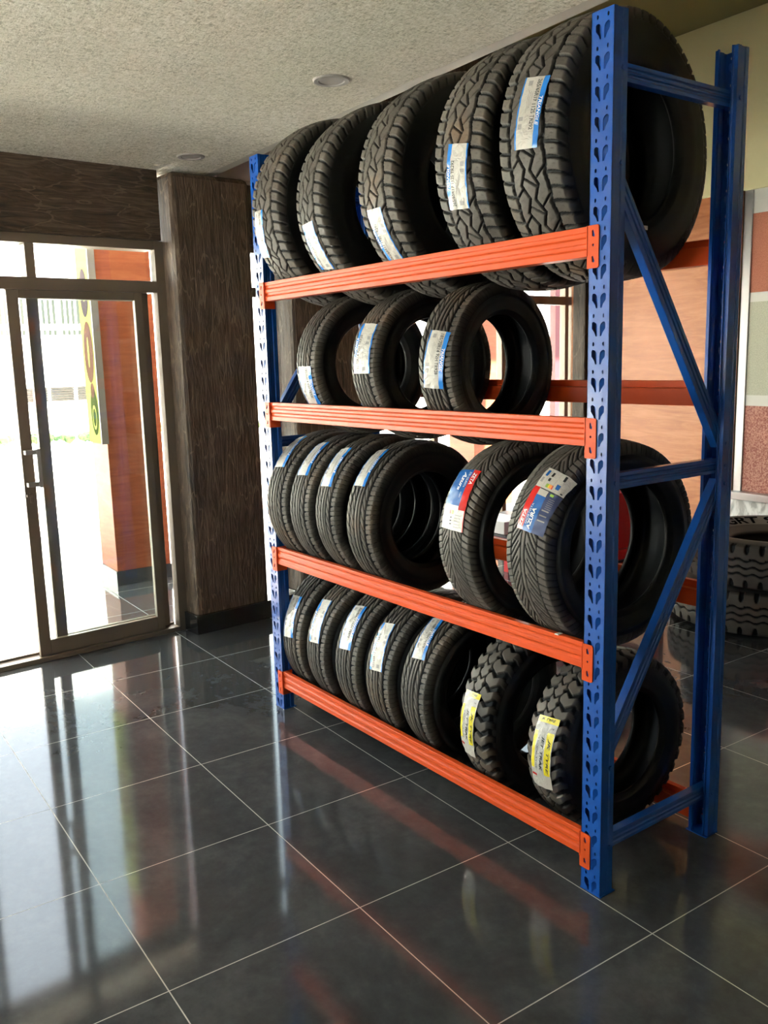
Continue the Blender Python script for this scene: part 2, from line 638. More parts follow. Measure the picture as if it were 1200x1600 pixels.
# sliding door
d = struct(wall_obj(empty('door_1')), 'bronze aluminium sliding glass door with transom')
m = MB()
m.box(-0.03, 0.03, -0.012, 0.045, 0, 2.325)          # right jamb
m.box(-0.09, 0.03, -4.4, -0.012, 2.275, 2.325)       # head
m.box(-0.09, 0.03, -4.4, -0.012, 2.035, 2.10)        # transom rail
m.box(-0.10, 0.035, -4.4, -0.012, 0, 0.028)          # sill
m.box(-0.075, 0.02, -0.74, -0.690, 2.10, 2.275)      # transom mullion
m.box(-0.075, 0.02, -1.90, -1.85, 2.10, 2.275)
m.box(-0.09, 0.03, -3.25, -3.2, 0, 2.275)
m.box(-0.09, 0.03, -4.4, -4.35, 0, 2.275)
m.box(-0.055, -0.045, -4.4, -0.012, 0.028, 0.04)
m.box(-0.03, 0.028, -0.012, 0.012, 0.0, 2.27)
m.build('door_frame', M['bronze'], d, bevel=0.003)


def leaf(name, s0, s1, off, st=0.062, bot=0.085, top=0.045):
    m = MB()
    m.box(off - 0.016, off + 0.016, s0, s0 + st, 0.03, 2.035)
    m.box(off - 0.016, off + 0.016, s1 - st * 0.8, s1, 0.03, 2.035)
    m.box(off - 0.016, off + 0.016, s0 + st, s1 - st * 0.8, 0.03, 0.03 + bot)
    m.box(off - 0.016, off + 0.016, s0 + st, s1 - st * 0.8, 2.035 - top, 2.035)
    o = m.build(name, M['bronze'], d, bevel=0.003)
    m = MB()
    m.box(off - 0.003, off + 0.003, s0 + st, s1 - st * 0.8, 0.03 + bot, 2.035 - top)
    m.build('glass', M['glass'], o)
    return o


lf = leaf('door_leaf', -0.855, -0.098, 0.0)
leaf('door_leaf', -0.74, -0.046, -0.045)
leaf('door_leaf', -1.95, -1.20, -0.045)
leaf('door_leaf', -2.45, -1.70, 0.0)
leaf('door_leaf', -3.2, -2.45, -0.045)
leaf('door_leaf', -4.35, -3.25, 0.0)
m = MB()
m.box(-0.037, -0.031, -4.4, -0.012, 2.10, 2.275)
m.build('transom_glass', M['glass'], d)
m = MB()
m.box(0.050, 0.062, -0.788, -0.768, 0.985, 1.195)
m.box(0.016, 0.055, -0.845, -0.768, 1.165, 1.19)
m.box(0.016, 0.055, -0.845, -0.768, 0.99, 1.015)
m.build('door_handle', M['handle'], lf, bevel=0.003)
m = MB()
m.box(0.016, 0.03, -0.85, -0.815, 0.935, 0.95)
m.box(0.016, 0.021, -0.832, -0.815, 0.90, 0.955)
m.build('door_lock', M['bronze'], lf, bevel=0.002)


def side_window(name, s0, s1, mull, rails, lab):
    w = struct(wall_obj(empty(name)), lab)
    m = MB()
    o0, o1 = -0.09, -0.03
    m.box(o0, o1, s0, s0 + 0.04, 0, 2.34)
    m.box(o0, o1, s1 - 0.04, s1, 0, 2.34)
    for z0, z1 in rails:
        m.box(o0, o1, s0, s1, z0, z1)
    for s in mull:
        m.box(o0, o1, s, s + 0.045, 0, 2.34)
    m.build('frame', M['bronze'], w, bevel=0.003)
    m = MB()
    m.box(-0.063, -0.057, s0, s1, 0.03, 2.32)
    m.build('glass', M['glass'], w)


side_window('window_3', 0.555, 0.815, [], [(0, 0.05), (2.03, 2.09), (2.30, 2.34)], 'narrow glazed strip between the two pillars')
side_window('window_4', 1.44, 3.87, [2.2, 2.95, 3.735], [(0, 0.05), (2.03, 2.10), (2.30, 2.34)], 'glazed side bay behind the rack')

# ================================================================= outdoors
m = MB()
m.box(-40, -7.4, -30, 30, -0.25, -0.12)
m.box(-7.4, 12, -30, -7.0, -0.25, -0.12)
struct(m.build('floor', M['yard']), 'pale sunlit concrete yard')
m = MB()
m.box(-4.0, 4.3, -5.4, 4.1, 3.97, 7.6)  # added mass out of view, keeps the sun off the porch and pillar
struct(m.build('wall_left', M['bwall']), 'unseen upper storey added to shade the porch')


m = MB()
m.box(-6.3, -4.02, -6.5, 6.5, 4.3, 4.45)  # added above the view to keep sky light off the porch pillar
struct(m.build('ceiling', M['bwall']), 'unseen high porch roof added to block sky light outside the glazed wall')


def outdoor_pillar(name, x0, x1, y0, y1, lab):
    m = MB()
    m.box(x0, x1, y0, y1, 0, 4.3)
    o = tag(m.build(name, M['cladding'], bevel=0.004), lab, 'pillar')
    m = MB()
    m.box(x0 - 0.012, x1 + 0.012, y0 - 0.012, y1 + 0.012, 0, 0.105)
    m.build('base_tile', M['greytile'], o)
    return o


outdoor_pillar('porch_pillar', -5.385, -5.01, 0.105, 0.52, 'red brown clad porch pillar seen through the sliding door')
outdoor_pillar('porch_pillar', -5.7, -5.3, 3.85, 4.36, 'red brown porch pillar seen through the middle-row tyre holes')

sg = tag(empty('sign_board', (-5.0, 0.06, 1.065)), 'pale yellow-green sign board with ovals on the porch pillar', 'sign')
m = MB()
m.box(-0.285, 0.012, 0, 0.04, 0, 1.5)
m.build('board', M['signbg'], sg)
m = MB()
m.box(0.0125, 0.03, -0.005, 0.045, 0, 1.5)
m.build('frame_edge', M['greyprint'], sg)


def oval(cx, cz, rx, rz, y, mt, mb, ring=None):
    n = 28
    if ring:
        vs = [(cx + k * rx * math.cos(2 * PI * i / n), y, cz + k * rz * math.sin(2 * PI * i / n)) for k in (1, ring) for i in range(n)]
        fs = [(i, (i + 1) % n, (i + 1) % n + n, i + n) for i in range(n)]
    else:
        vs = [(cx + rx * math.cos(2 * PI * i / n), y, cz + rz * math.sin(2 * PI * i / n)) for i in range(n)]
        fs = [tuple(range(n))]
    mb.add(vs, fs, mt)


m = MB()
oval(-0.10, 0.23, 0.085, 0.17, -0.002, M['signc'], m)
oval(-0.10, 0.19, 0.05, 0.09, -0.004, M['signbg'], m, 0.72)
oval(-0.11, 0.385, 0.045, 0.055, -0.003, M['signb'], m)
oval(-0.13, 0.66, 0.105, 0.22, -0.002, M['signb'], m)
oval(-0.13, 0.66, 0.02, 0.11, -0.004, M['signbg'], m)
oval(-0.14, 1.08, 0.09, 0.17, -0.002, M['signa'], m)
oval(-0.13, 1.10, 0.04, 0.08, -0.004, M['signbg'], m, 0.7)
m.build('oval_print', None, sg, fixn=False)

bd = tag(empty('building', (-14, 2, -0.12)), 'white building with barred windows across the yard', 'building')
m = MB()
m.box(-4, 0, -14, 14, 0, 4.2)
m.build('wall', M['bwall'], bd)
for y0 in (-0.72, -0.22, 0.26, 0.95):
    m = MB()
    for k in range(5):
        yy = y0 + k * 0.085
        m.box(0.0, 0.03, yy, yy + 0.04, 2.45, 2.85)
        m.box(0.0, 0.03, yy, yy + 0.04, 2.27, 2.35)
    m.build('window_grille', M['grille'], bd)
for y0 in (-0.45, -0.02, 0.42):
    m = MB()
    for k in range(6):
        m.box(0.0, 0.03, y0, y0 + 0.38, 1.18 + k * 0.04, 1.21 + k * 0.04)
    m.build('louvre_vent', M['louvre'], bd)

bm = bmesh.new()
rnd = random.Random(3)
for k in range(420):
    y = rnd.uniform(-9, 9)
    mt = Matrix.LocRotScale((-12.6 + rnd.uniform(-.15, .15), y, 0.52 + rnd.uniform(0, .12) * (0.6 + 0.4 * math.sin(y * 2.1))), None, (rnd.uniform(.04, .09),) * 3)
    bmesh.ops.create_icosphere(bm, subdivisions=1, radius=1, matrix=mt)
me = bpy.data.meshes.new('hedge')
bm.to_mesh(me)
bm.free()
me.materials.append(M['hedge'])
hd = bpy.data.objects.new('hedge', me)
COL.objects.link(hd)
tag(hd, 'sunlit low green hedge across the yard', 'hedge', kind='stuff')
m = MB()
m.box(-12.9, -12.3, -14, 14, -0.12, 0.42)
tag(m.build('planter_wall', M['bwall']), 'pale planter wall under the low hedge', 'planter')
m = MB()
m.box(-5.38, -5.30, 4.97, 5.07, 0, 4.3)
tag(m.build('porch_post', M['maroon']), 'maroon porch post outside the side window near the room corner', 'post')
m = MB()
m.box(-5.38, -5.30, 5.075, 5.15, 0, 4.3)
tag(m.build('porch_post', M['creampost']), 'cream porch post touching the maroon one outside the side window', 'post')

# ================================================================= ceiling lamps
for i, (x, y, lab) in enumerate(((-1.702, 0.084, 'round recessed downlight in the ceiling above the middle of the rack'),
                                 (-3.182, 0.108, 'round recessed downlight near the dark wall above the door'))):
    t = tag(empty('downlight', (x, y, CEIL)), lab, 'ceiling light', 'ceiling downlights')
    m = MB()
    m.lathe([(0.048, -0.001), (0.052, -0.006), (0.070, -0.006), (0.075, -0.001), (0.075, 0.001)], 40)
    m.build('ring', M['lampring'], t, smooth=True)
    m = MB()
    m.lathe([(0.0001, -0.003), (0.048, -0.0025)], 40)
    m.build('lens', M['lamplens'], t, smooth=True, fixn=False)

# ================================================================= the rack
RKX, RKY, RKR, RL, RD, RH = -2.178, -0.053, 0.03086, 1.9769, 0.605, 2.5
rack = tag(empty('storage_rack', (RKX, RKY, 0), RKR), 'tall blue and orange steel storage rack full of tyres', 'rack')
ROWF = (1.967, 1.447, 0.787, 0.187)
ROWR = (1.967, 1.530, 0.870, 0.115)
PW = 0.075


def cdt(outer, holes):
    """triangulate an outline with holes"""
    vs, es = [], []
    for loop in [outer] + holes:
        o = len(vs)
        vs += [Vector(p) for p in loop]
        es += [(o + i, o + (i + 1) % len(loop)) for i in range(len(loop))]
    rv, re, rf, _, _, _ = delaunay_2d_cdt(vs, es, [list(range(len(outer)))], 1, 1e-7)

    def inside(p, poly):
        c = False
        for i in range(len(poly)):
            a, b = poly[i], poly[i - 1]
            if (a[1] > p[1]) != (b[1] > p[1]) and p[0] < (b[0] - a[0]) * (p[1] - a[1]) / (b[1] - a[1]) + a[0]:
                c = not c
        return c
    out = []
    for f in rf:
        c = sum((rv[i] for i in f), Vector((0, 0))) / len(f)
        if not any(inside(c, h) for h in holes):
            out.append(list(f))
    return [tuple(v) for v in rv], out


def ell(cx, cy, rx, ry, n=8):
    return [(cx + rx * math.cos(2 * PI * i / n + .3), cy + ry * math.sin(2 * PI * i / n + .3)) for i in range(n)]


mm = 0.001
TEAR = [(14, 36), (17, 39.5), (22, 39.5), (28, 36), (31.5, 31), (32.5, 25), (32.5, 1), (27.5, 1), (24, 10), (20, 15), (14, 22)]


def upright_mesh():
    """C-section post, web at y=0 with keyholes, flanges towards +y; x 0..75 mm"""
    NP = 33
    P = RH / NP
    m = MB()
    yo = 4 * mm
    sc_ = P / (75 * mm)
    L = [(x * mm, (y + 4) * mm * sc_) for x, y in TEAR]
    R = [(PW - x, y) for x, y in L]
    holes = [L, R[::-1], ell(20 * mm, 60 * mm, 3.4 * mm, 5.6 * mm), ell(PW - 20 * mm, 60 * mm, 3.4 * mm, 5.6 * mm)]
    v, f = cdt([(0, 0), (PW, 0), (PW, P), (0, P)], holes)
    T = 2 * mm
    for k in range(NP):
        for yy in (0.0, T):
            m.add([(x, yy, z + k * P) for x, z in v], f)
        for h in holes:
            n = len(h)
            m.add([(x, yy, z + k * P) for yy in (0, T) for x, z in h], [(i, (i + 1) % n, (i + 1) % n + n, i + n) for i in range(n)])
        # pressed tongue behind each keyhole, bent inwards from the edge next to the middle
        for h, e, sg_ in ((L, 0.0325, -1), (holes[1], PW - 0.0325, 1)):
            m.add([(e + sg_ * abs(x - e) * .80, T * .5 + abs(x - e) * .55, z + k * P) for x, z in h], [tuple(range(len(h)))])
    D = 0.055
    for sgn in (0, 1):
        def q(x):
            return x if sgn == 0 else PW - x
        prof = [(0, 0), (0, 0.014), (0.003, 0.018), (0.003, 0.034), (0, 0.038), (0, D), (0.016, D), (0.016, D + 0.008), (0.014, D + 0.008), (0.014, D + 0.002),
                (0.002 * 1, D - 0.002), (0.002, 0.039), (0.005, 0.034), (0.005, 0.018), (0.002, 0.013), (0.002, 0)]
        prof[-6:] = [(0.002, D - 0.004), (0.002, 0.039), (0.005, 0.034), (0.005, 0.018), (0.002, 0.013), (0.002, 0)]
        m.prism([(q(x), y) for x, y in prof], 0, RH, 'z')
    return m


um = upright_mesh().build('upright', M['blue'], rack, fixn=False)
um_mesh = um.data
bmx = bmesh.new()
bmx.from_mesh(um_mesh)
bmesh.ops.remove_doubles(bmx, verts=bmx.verts, dist=2e-5)
bmesh.ops.recalc_face_normals(bmx, faces=bmx.faces)
bmx.to_mesh(um_mesh)
bmx.free()
fpm = MB()
fpm.box(-0.002, PW + 0.003, -0.001, 0.066, 0, 0.003)
fp0 = fpm.build('base_plate', M['blue'], um)
ups = [um]
for a0, flip in ((RL - PW, 0), (0, 1), (RL - PW, 1)):
    o = um.copy()
    COL.objects.link(o)
    o.parent = rack
    c = fp0.copy()
    COL.objects.link(c)
    c.parent = o
    if flip:
        o.rotation_euler = (0, 0, PI)
        o.location = (a0 + PW, RD, 0)
    else:
        o.location = (a0, 0, 0)


def brace(a, z0, z1, front=0.03, rear=None, parent=rack):
    """grooved C channel between the front and rear post at x=a"""
    rear = RD - 0.03 if rear is None else rear
    p, q = Vector((a, front, z0)), Vector((a, rear, z1))
    ln = (q - p).length
    ang = math.atan2(z1 - z0, rear - front)
    X = Matrix.Translation(p) @ Matrix.Rotation(ang, 4, 'X')
    prof = []
    h, t = 0.0235, 0.014
    out = [(-t, -h), (t, -h), (t, -h * .55), (t - .004, -h * .42), (t - .004, -h * .18), (t, -h * .08), (t, h * .08), (t - .004, h * .18), (t - .004, h * .42), (t, h * .55), (t, h), (-t, h)]
    inn = [(-t, h - .0025), (t - .006, h - .0025), (t - .006, -h + .0025), (-t, -h + .0025)]
    m = MB()
    m.prism(out + inn, 0, ln, 'y', X=X)
    return m.build('brace', M['blue'], parent, bevel=0.0012)


for a, fl in ((RL - 0.034, 0), (0.034, 1)):
    for z0, z1 in ((2.355, 2.355), (2.12, 1.335), (1.265, 1.265), (0.41, 1.21), (0.155, 0.155)):
        brace(a, *((z1, z0) if fl else (z0, z1)))
bolt_me = None
for y, zs in ((0.037, (2.355, 2.12, 1.265, 0.41, 0.155)), (RD - 0.037, (2.355, 1.335, 1.265, 1.21, 0.155))):
    for z in zs:
        for a, s in ((RL, 1), (0, -1)):
            if bolt_me is None:
                m = MB()
                m.prism([(math.cos(k * PI / 3) * 0.007, math.sin(k * PI / 3) * 0.007) for k in range(6)], -0.001, 0.004, 'x')
                o = m.build('bolt', M['blue'], rack)
                bolt_me = o.data
            else:
                o = bpy.data.objects.new('bolt', bolt_me)
                COL.objects.link(o)
                o.parent = rack
            o.location = (a, y, z)
            o.rotation_euler = (0, 0, 0 if s > 0 else PI)


def beam_proto():
    """beam spanning the posts, front face at y=0 looking to -y, top at z=0"""
    m = MB()
    prof = [(0.003, 0), (0.003, -0.014), (0.007, -0.018), (0.007, -0.028), (0.003, -0.032), (0.003, -0.044), (0.007, -0.048), (0.007, -0.058), (0.003, -0.062), (0.003, -0.080),
            (0.048, -0.080), (0.048, -0.024), (0.024, -0.024), (0.024, 0)]
    m.prism(prof, PW + 0.003, RL - PW - 0.003, 'x')
    b = m.build('beam', M['orange'], rack, bevel=0.0018)
    for s in (0, 1):
        m = MB()
        H = 0.113
        o = [(0.0, 0.0), (0.033, 0.0), (0.037, -0.004), (0.037, -H + 0.004), (0.033, -H), (0.0, -H)]
        slot = [(0.013, -0.014), (0.018, -0.012), (0.023, -0.026), (0.022, -0.031), (0.014, -0.028)]
        slot2 = [(x, z - 0.068) for x, z in slot]
        hole = ell(0.018, -0.052, 0.0035, 0.0035)
        v, f = cdt(o, [slot, slot2, hole])
        # x: 0 at the beam side, going over the post face
        sx = (lambda x: RL - PW + x) if s else (lambda x: PW - x)
        T = 0.0035
        for yy in (-T - 0.0006, -0.0006):
            m.add([(sx(x), yy, z) for x, z in v], f)
        for h in (o, slot, slot2, hole):
            n = len(h)
            m.add([(sx(x), yy, z) for yy in (-T - 0.0006, -0.0006) for x, z in h], [(i, (i + 1) % n, (i + 1) % n + n, i + n) for i in range(n)])
        m.box(min(sx(-0.0005), sx(-0.004)), max(sx(-0.0005), sx(-0.004)), -0.003, 0.05, -H, 0)
        pl = m.build('end_plate', M['orange'], b)
        m = MB()
        m.box(min(sx(-0.0045), sx(-0.0025)), max(sx(-0.0045), sx(-0.0025)), -0.0048, -0.0018, -0.08, 0.0005)
        wl = m.build('weld_bead', M['galv'] if False else M['orange'], pl)
    return b


def copy_tree(o, parent=None):
    c = o.copy()
    COL.objects.link(c)
    c.parent = parent
    for ch in list(o.children):
        copy_tree(ch, c)
    return c


bp = beam_proto()
bp.location = (0, 0, ROWF[0])
for z in ROWF[1:]:
    c = copy_tree(bp, rack)
    c.location = (0, 0, z)
for z in ROWR:
    c = copy_tree(bp, rack)
    c.location = (RL, RD, z)
    c.rotation_euler = (0, 0, PI)
m = MB()
m.box(RL - 0.19, RL - 0.175, -0.0005, 0.02, ROWF[2] - 0.001, ROWF[2] + 0.0015)
m.build('white_tape', M['white'], rack)


# ================================================================= tyres
def tri(x):
    return 2 * np.abs(2 * (x - np.floor(x + 0.5))) - 1


def g(d, w, soft=0.0009):
    return np.clip((w * 1.12 - np.abs(d)) / soft + 0.5, 0, 1)


def wrap(d, P):
    return (d + P / 2) % P - P / 2


def pat_at(x, y, h, R, nP=30):
    P = 2 * PI * R / nP
    fr = y / P
    c1 = 0.19 * h + 0.10 * h * tri(fr)
    c2 = -0.19 * h + 0.10 * h * tri(fr + 0.45)
    o1 = 0.60 * h + 0.03 * h * tri(fr + 0.2)
    o2 = -0.60 * h + 0.03 * h * tri(fr + 0.6)
    G = np.maximum.reduce([g(x - c1, .0036), g(x - c2, .0036), g(x - o1, .0048), g(x - o2, .0048)])
    mid = (x > c1) & (x < o1)
    G = np.maximum(G, g(wrap(y - 0.9 * (x - .4 * h) + 0.010, P), .0032) * mid)
    mid = (x < c2) & (x > o2)
    G = np.maximum(G, g(wrap(y - 0.9 * (x + .4 * h) - 0.022, P), .0032) * mid)
    mid = (x > c2) & (x < c1)
    G = np.maximum(G, g(wrap(y + 0.7 * x + 0.03, P), .0028) * mid)
    sh = x > o1
    G = np.maximum(G, g(wrap(y + 6.0 * (x - .8 * h) ** 2 + .2 * x, P * .5), .0042) * sh)
    sh = x < o2
    G = np.maximum(G, g(wrap(y - 6.0 * (x + .8 * h) ** 2 + .2 * x, P * .5), .0042) * sh)
    sip = g(wrap(y - 0.5 * x + .004 * np.sin(x * 900), P * .25), .0006, .0012) * 0.22
    return np.maximum(G, sip)


def pat_road(x, y, h, R):
    P = 2 * PI * R / 50
    G = np.maximum.reduce([g(x + .62 * h, .0042), g(x + .22 * h, .0040), g(x - .05 * h, .0026), g(x - .27 * h, .0040), g(x - .64 * h, .0046)])
    d1 = g(wrap(y + 2.2 * (x + .4 * h), P), .0036) * ((x < -.22 * h) & (x > -.62 * h))
    d2 = g(wrap(y + 2.2 * (x - .45 * h), P), .0036) * ((x > .27 * h) & (x < .64 * h))
    d3 = g(wrap(y + 1.2 * (x + .8 * h), P), .0024) * (x < -.62 * h)
    wdg = .0052 * np.clip(1 - (x / h - .66) / .26, .12, 1)
    n1 = g(wrap(y - .15 * x, P), wdg) * (x > .64 * h)
    n2 = g(wrap(y - .15 * x + P / 2, P), .0008) * (x > .66 * h) * .6
    return np.maximum.reduce([G, d1, d2, d3, n1, n2])


def pat_v(x, y, h, R):
    P = 2 * PI * R / 44
    ax = np.abs(x)
    G = np.maximum(g(ax - .10 * h, .0018), g(ax - .66 * h, .0018))
    V = g(wrap(y + 0.95 * h * (ax / h) ** 0.8 * 1.6, P), .0035 + 0 * x) * ((ax > .10 * h) & (ax < .66 * h))
    V2 = g(wrap(y + P * .5 + 0.95 * h * (ax / h) ** 0.8 * 1.6, P), .0022) * ((ax > .25 * h) & (ax < .66 * h))
    S = g(wrap(y + .35 * ax, P * .5), .0013) * (ax > .66 * h)
    return np.maximum.reduce([G, V, V2, S])


def pat_lug(x, y, h, R):
    P = 2 * PI * R / 38
    fr = y / P
    z1 = .30 * h + .07 * h * tri(fr)
    z2 = -.30 * h + .07 * h * tri(fr + .5)
    G = np.maximum(g(x - z1, .0016), g(x - z2, .0016))
    cen = (x < z1) & (x > z2)
    G = np.maximum(G, g(wrap(y - .012 * tri(x / h * 1.4), P), .0028) * cen)
    out = ~cen
    ax = np.abs(x)
    wd = .0035 + .009 * np.clip((ax / h - .3) / .9, 0, 1)
    G = np.maximum(G, g(wrap(y + P / 2 - .010 * tri(ax / h * 1.25 + .1), P), wd) * out)
    kn = g(np.hypot(wrap(y + P * .5, P), ax - .33 * h), .0075)
    return np.maximum(G, kn)


def pat_truck(x, y, h, R):
    P = 2 * PI * R / 40
    fr = y / P
    st = np.clip(tri(fr) * 1.8, -1, 1)
    G = np.zeros_like(x)
    for c in (-.36 * h, 0.0, .36 * h):
        G = np.maximum(G, g(x - c - .05 * h * st, .0036))
    ax = np.abs(x)
    n = g(np.hypot(wrap(y, P) / .012, np.clip(.93 * h - ax, 0, 1) / .028), 1.0, .12)
    tick = g(wrap(y + .25 * P, P), .0022) * ((x > .36 * h) & (x < .46 * h))
    return np.maximum.reduce([G, n, tick])


def tread_mesh(name, R, W, TW, pat, depth, nu, nv):
    h = TW / 2
    u = np.arange(nu) / nu
    v = np.linspace(-1, 1, nv)
    crown = 0.010 if R < .45 else 0.008
    VV, UU = np.meshgrid(v, u)
    a = np.abs(VV)
    sg_ = np.sign(VV)
    flat = a <= .86
    q = np.clip((a - .86) / .14, 0, 1)
    wv = np.where(flat, a / .86 * h, h + .013 * np.sin(q * PI / 2)) * sg_
    rv = np.where(flat, R - crown * (a / .86) ** 2, R - crown - .036 * q ** 1.3)
    x = np.where(flat, wv, sg_ * (h + q * .030))
    y = UU * 2 * PI * R
    G = pat(x, y, h, R)
    fade = 1 - np.clip((q - .6) / .4, 0, 1)
    D = G * depth * fade
    # displace inwards (and a little sideways on the shoulder)
    r = rv - D * np.where(flat, 1, 1 - .6 * q)
    wv = wv - sg_ * D * np.where(flat, 0, .7 * q)
    ph = UU * 2 * PI
    co = np.stack([wv, -r * np.cos(ph), r * np.sin(ph)], -1).reshape(-1, 3)
    i = np.arange(nu)[:, None]
    j = np.arange(nv - 1)[None, :]
    i2 = (i + 1) % nu
    F = np.stack([i * nv + j, i * nv + j + 1, i2 * nv + j + 1, i2 * nv + j], -1).reshape(-1, 4)
    me = bpy.data.meshes.new(name)
    me.vertices.add(len(co))
    me.vertices.foreach_set('co', co.ravel())
    me.loops.add(F.size)
    me.loops.foreach_set('vertex_index', F.ravel())
    me.polygons.add(len(F))
    me.polygons.foreach_set('loop_start', np.arange(len(F)) * 4)
    me.polygons.foreach_set('loop_total', np.full(len(F), 4))
    me.update(calc_edges=True)
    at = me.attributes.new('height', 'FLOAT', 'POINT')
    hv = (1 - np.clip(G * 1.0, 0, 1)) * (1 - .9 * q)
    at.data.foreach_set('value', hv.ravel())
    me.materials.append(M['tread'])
    me.polygons.foreach_set('use_smooth', [True] * len(F))
    me.validate()
    return me


def carcass_mesh(name, R, W, TW, Rb, nseg=96):
    h = TW / 2
    s = R - Rb
    half = [(0.0, R - .026), (h - .004, R - .030), (h + .011, R - .040), (h + .014, R - .052), (W / 2 - .003, R - s * .42), (W / 2, R - s * .55), (W / 2 - .002, R - s * .68),
            (W / 2 - .010, Rb + s * .16), (W / 2 - .011, Rb + s * .13), (W / 2 - .016, Rb + .014), (W / 2 - .020, Rb + .004), (W / 2 - .028, Rb), (W / 2 - .036, Rb + .003), (W / 2 - .036, Rb + .014),
            (W / 2 - .022, Rb + s * .3), (W / 2 - .012, R - s * .5), (h - .010, R - .046), (0.0, R - .036)]
    if R > .45:      # truck tyre: sidewall slopes in to a narrow bead
        half = half[:3] + [(W / 2 - .010, .475), (W / 2 - .002, .450), (W / 2, .433), (W / 2 - .006, .415), (W / 2 - .022, .375), (W / 2 - .040, .335), (W / 2 - .056, .300),
                           (W / 2 - .066, .275), (W / 2 - .074, Rb), (W / 2 - .088, Rb + .004), (W / 2 - .088, Rb + .02), (W / 2 - .045, .36), (W / 2 - .020, .43), (h - .010, R - .060), (0.0, R - .045)]
    # left side goes inner -> outer, right side outer -> inner
    prof = [(w_, r_) for w_, r_ in half] + [(-w_, r_) for w_, r_ in half[::-1]][1:-1]
    k = len(prof)
    vs, fs = [], []
    for i in range(nseg):
        c, s_ = math.cos(2 * PI * i / nseg), math.sin(2 * PI * i / nseg)
        for w_, r_ in prof:
            vs.append((w_, -r_ * c, r_ * s_))
    for i in range(nseg):
        j = (i + 1) % nseg
        for q in range(k):
            q2 = (q + 1) % k
            fs.append((i * k + q, i * k + q2, j * k + q2, j * k + q))
    me = bpy.data.meshes.new(name)
    me.from_pydata(vs, [], fs)
    me.materials.append(M['rubber'])
    bm = bmesh.new()
    bm.from_mesh(me)
    bmesh.ops.recalc_face_normals(bm, faces=bm.faces)
    bm.to_mesh(me)
    bm.free()
    me.polygons.foreach_set('use_smooth', [True] * len(me.polygons))
    return me


KIND = dict(
    at=dict(R=.386, W=.236, TW=.206, Rb=.216, pat=pat_at, depth=.009, nu=1080, nv=92),
    road14=dict(R=.293, W=.180, TW=.150, Rb=.176, pat=pat_road, depth=.007, nu=900, nv=92),
    road15=dict(R=.316, W=.180, TW=.150, Rb=.188, pat=pat_road, depth=.007, nu=900, nv=92),
    vee=dict(R=.333, W=.206, TW=.172, Rb=.212, pat=pat_v, depth=.007, nu=960, nv=96),
    road17=dict(R=.330, W=.205, TW=.164, Rb=.205, pat=pat_road, depth=.007, nu=900, nv=92),
    lug=dict(R=.332, W=.188, TW=.146, Rb=.196, pat=pat_lug, depth=.012, nu=800, nv=80),
    truck=dict(R=.530, W=.280, TW=.225, Rb=.262, pat=pat_truck, depth=.012, nu=900, nv=72),
)
for k, d_ in KIND.items():
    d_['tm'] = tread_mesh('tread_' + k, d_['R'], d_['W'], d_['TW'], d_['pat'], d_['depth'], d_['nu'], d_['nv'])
    d_['cm'] = carcass_mesh('sidewall_' + k, d_['R'], d_['W'], d_['TW'], d_['Rb'])


def crown_r(kd, w, R):
    h = kd['TW'] / 2
    a = min(abs(w) / h, 1.0)
    r = R - .010 * a * a
    if abs(w) > h:
        r -= (abs(w) - h) * 1.2
    return r


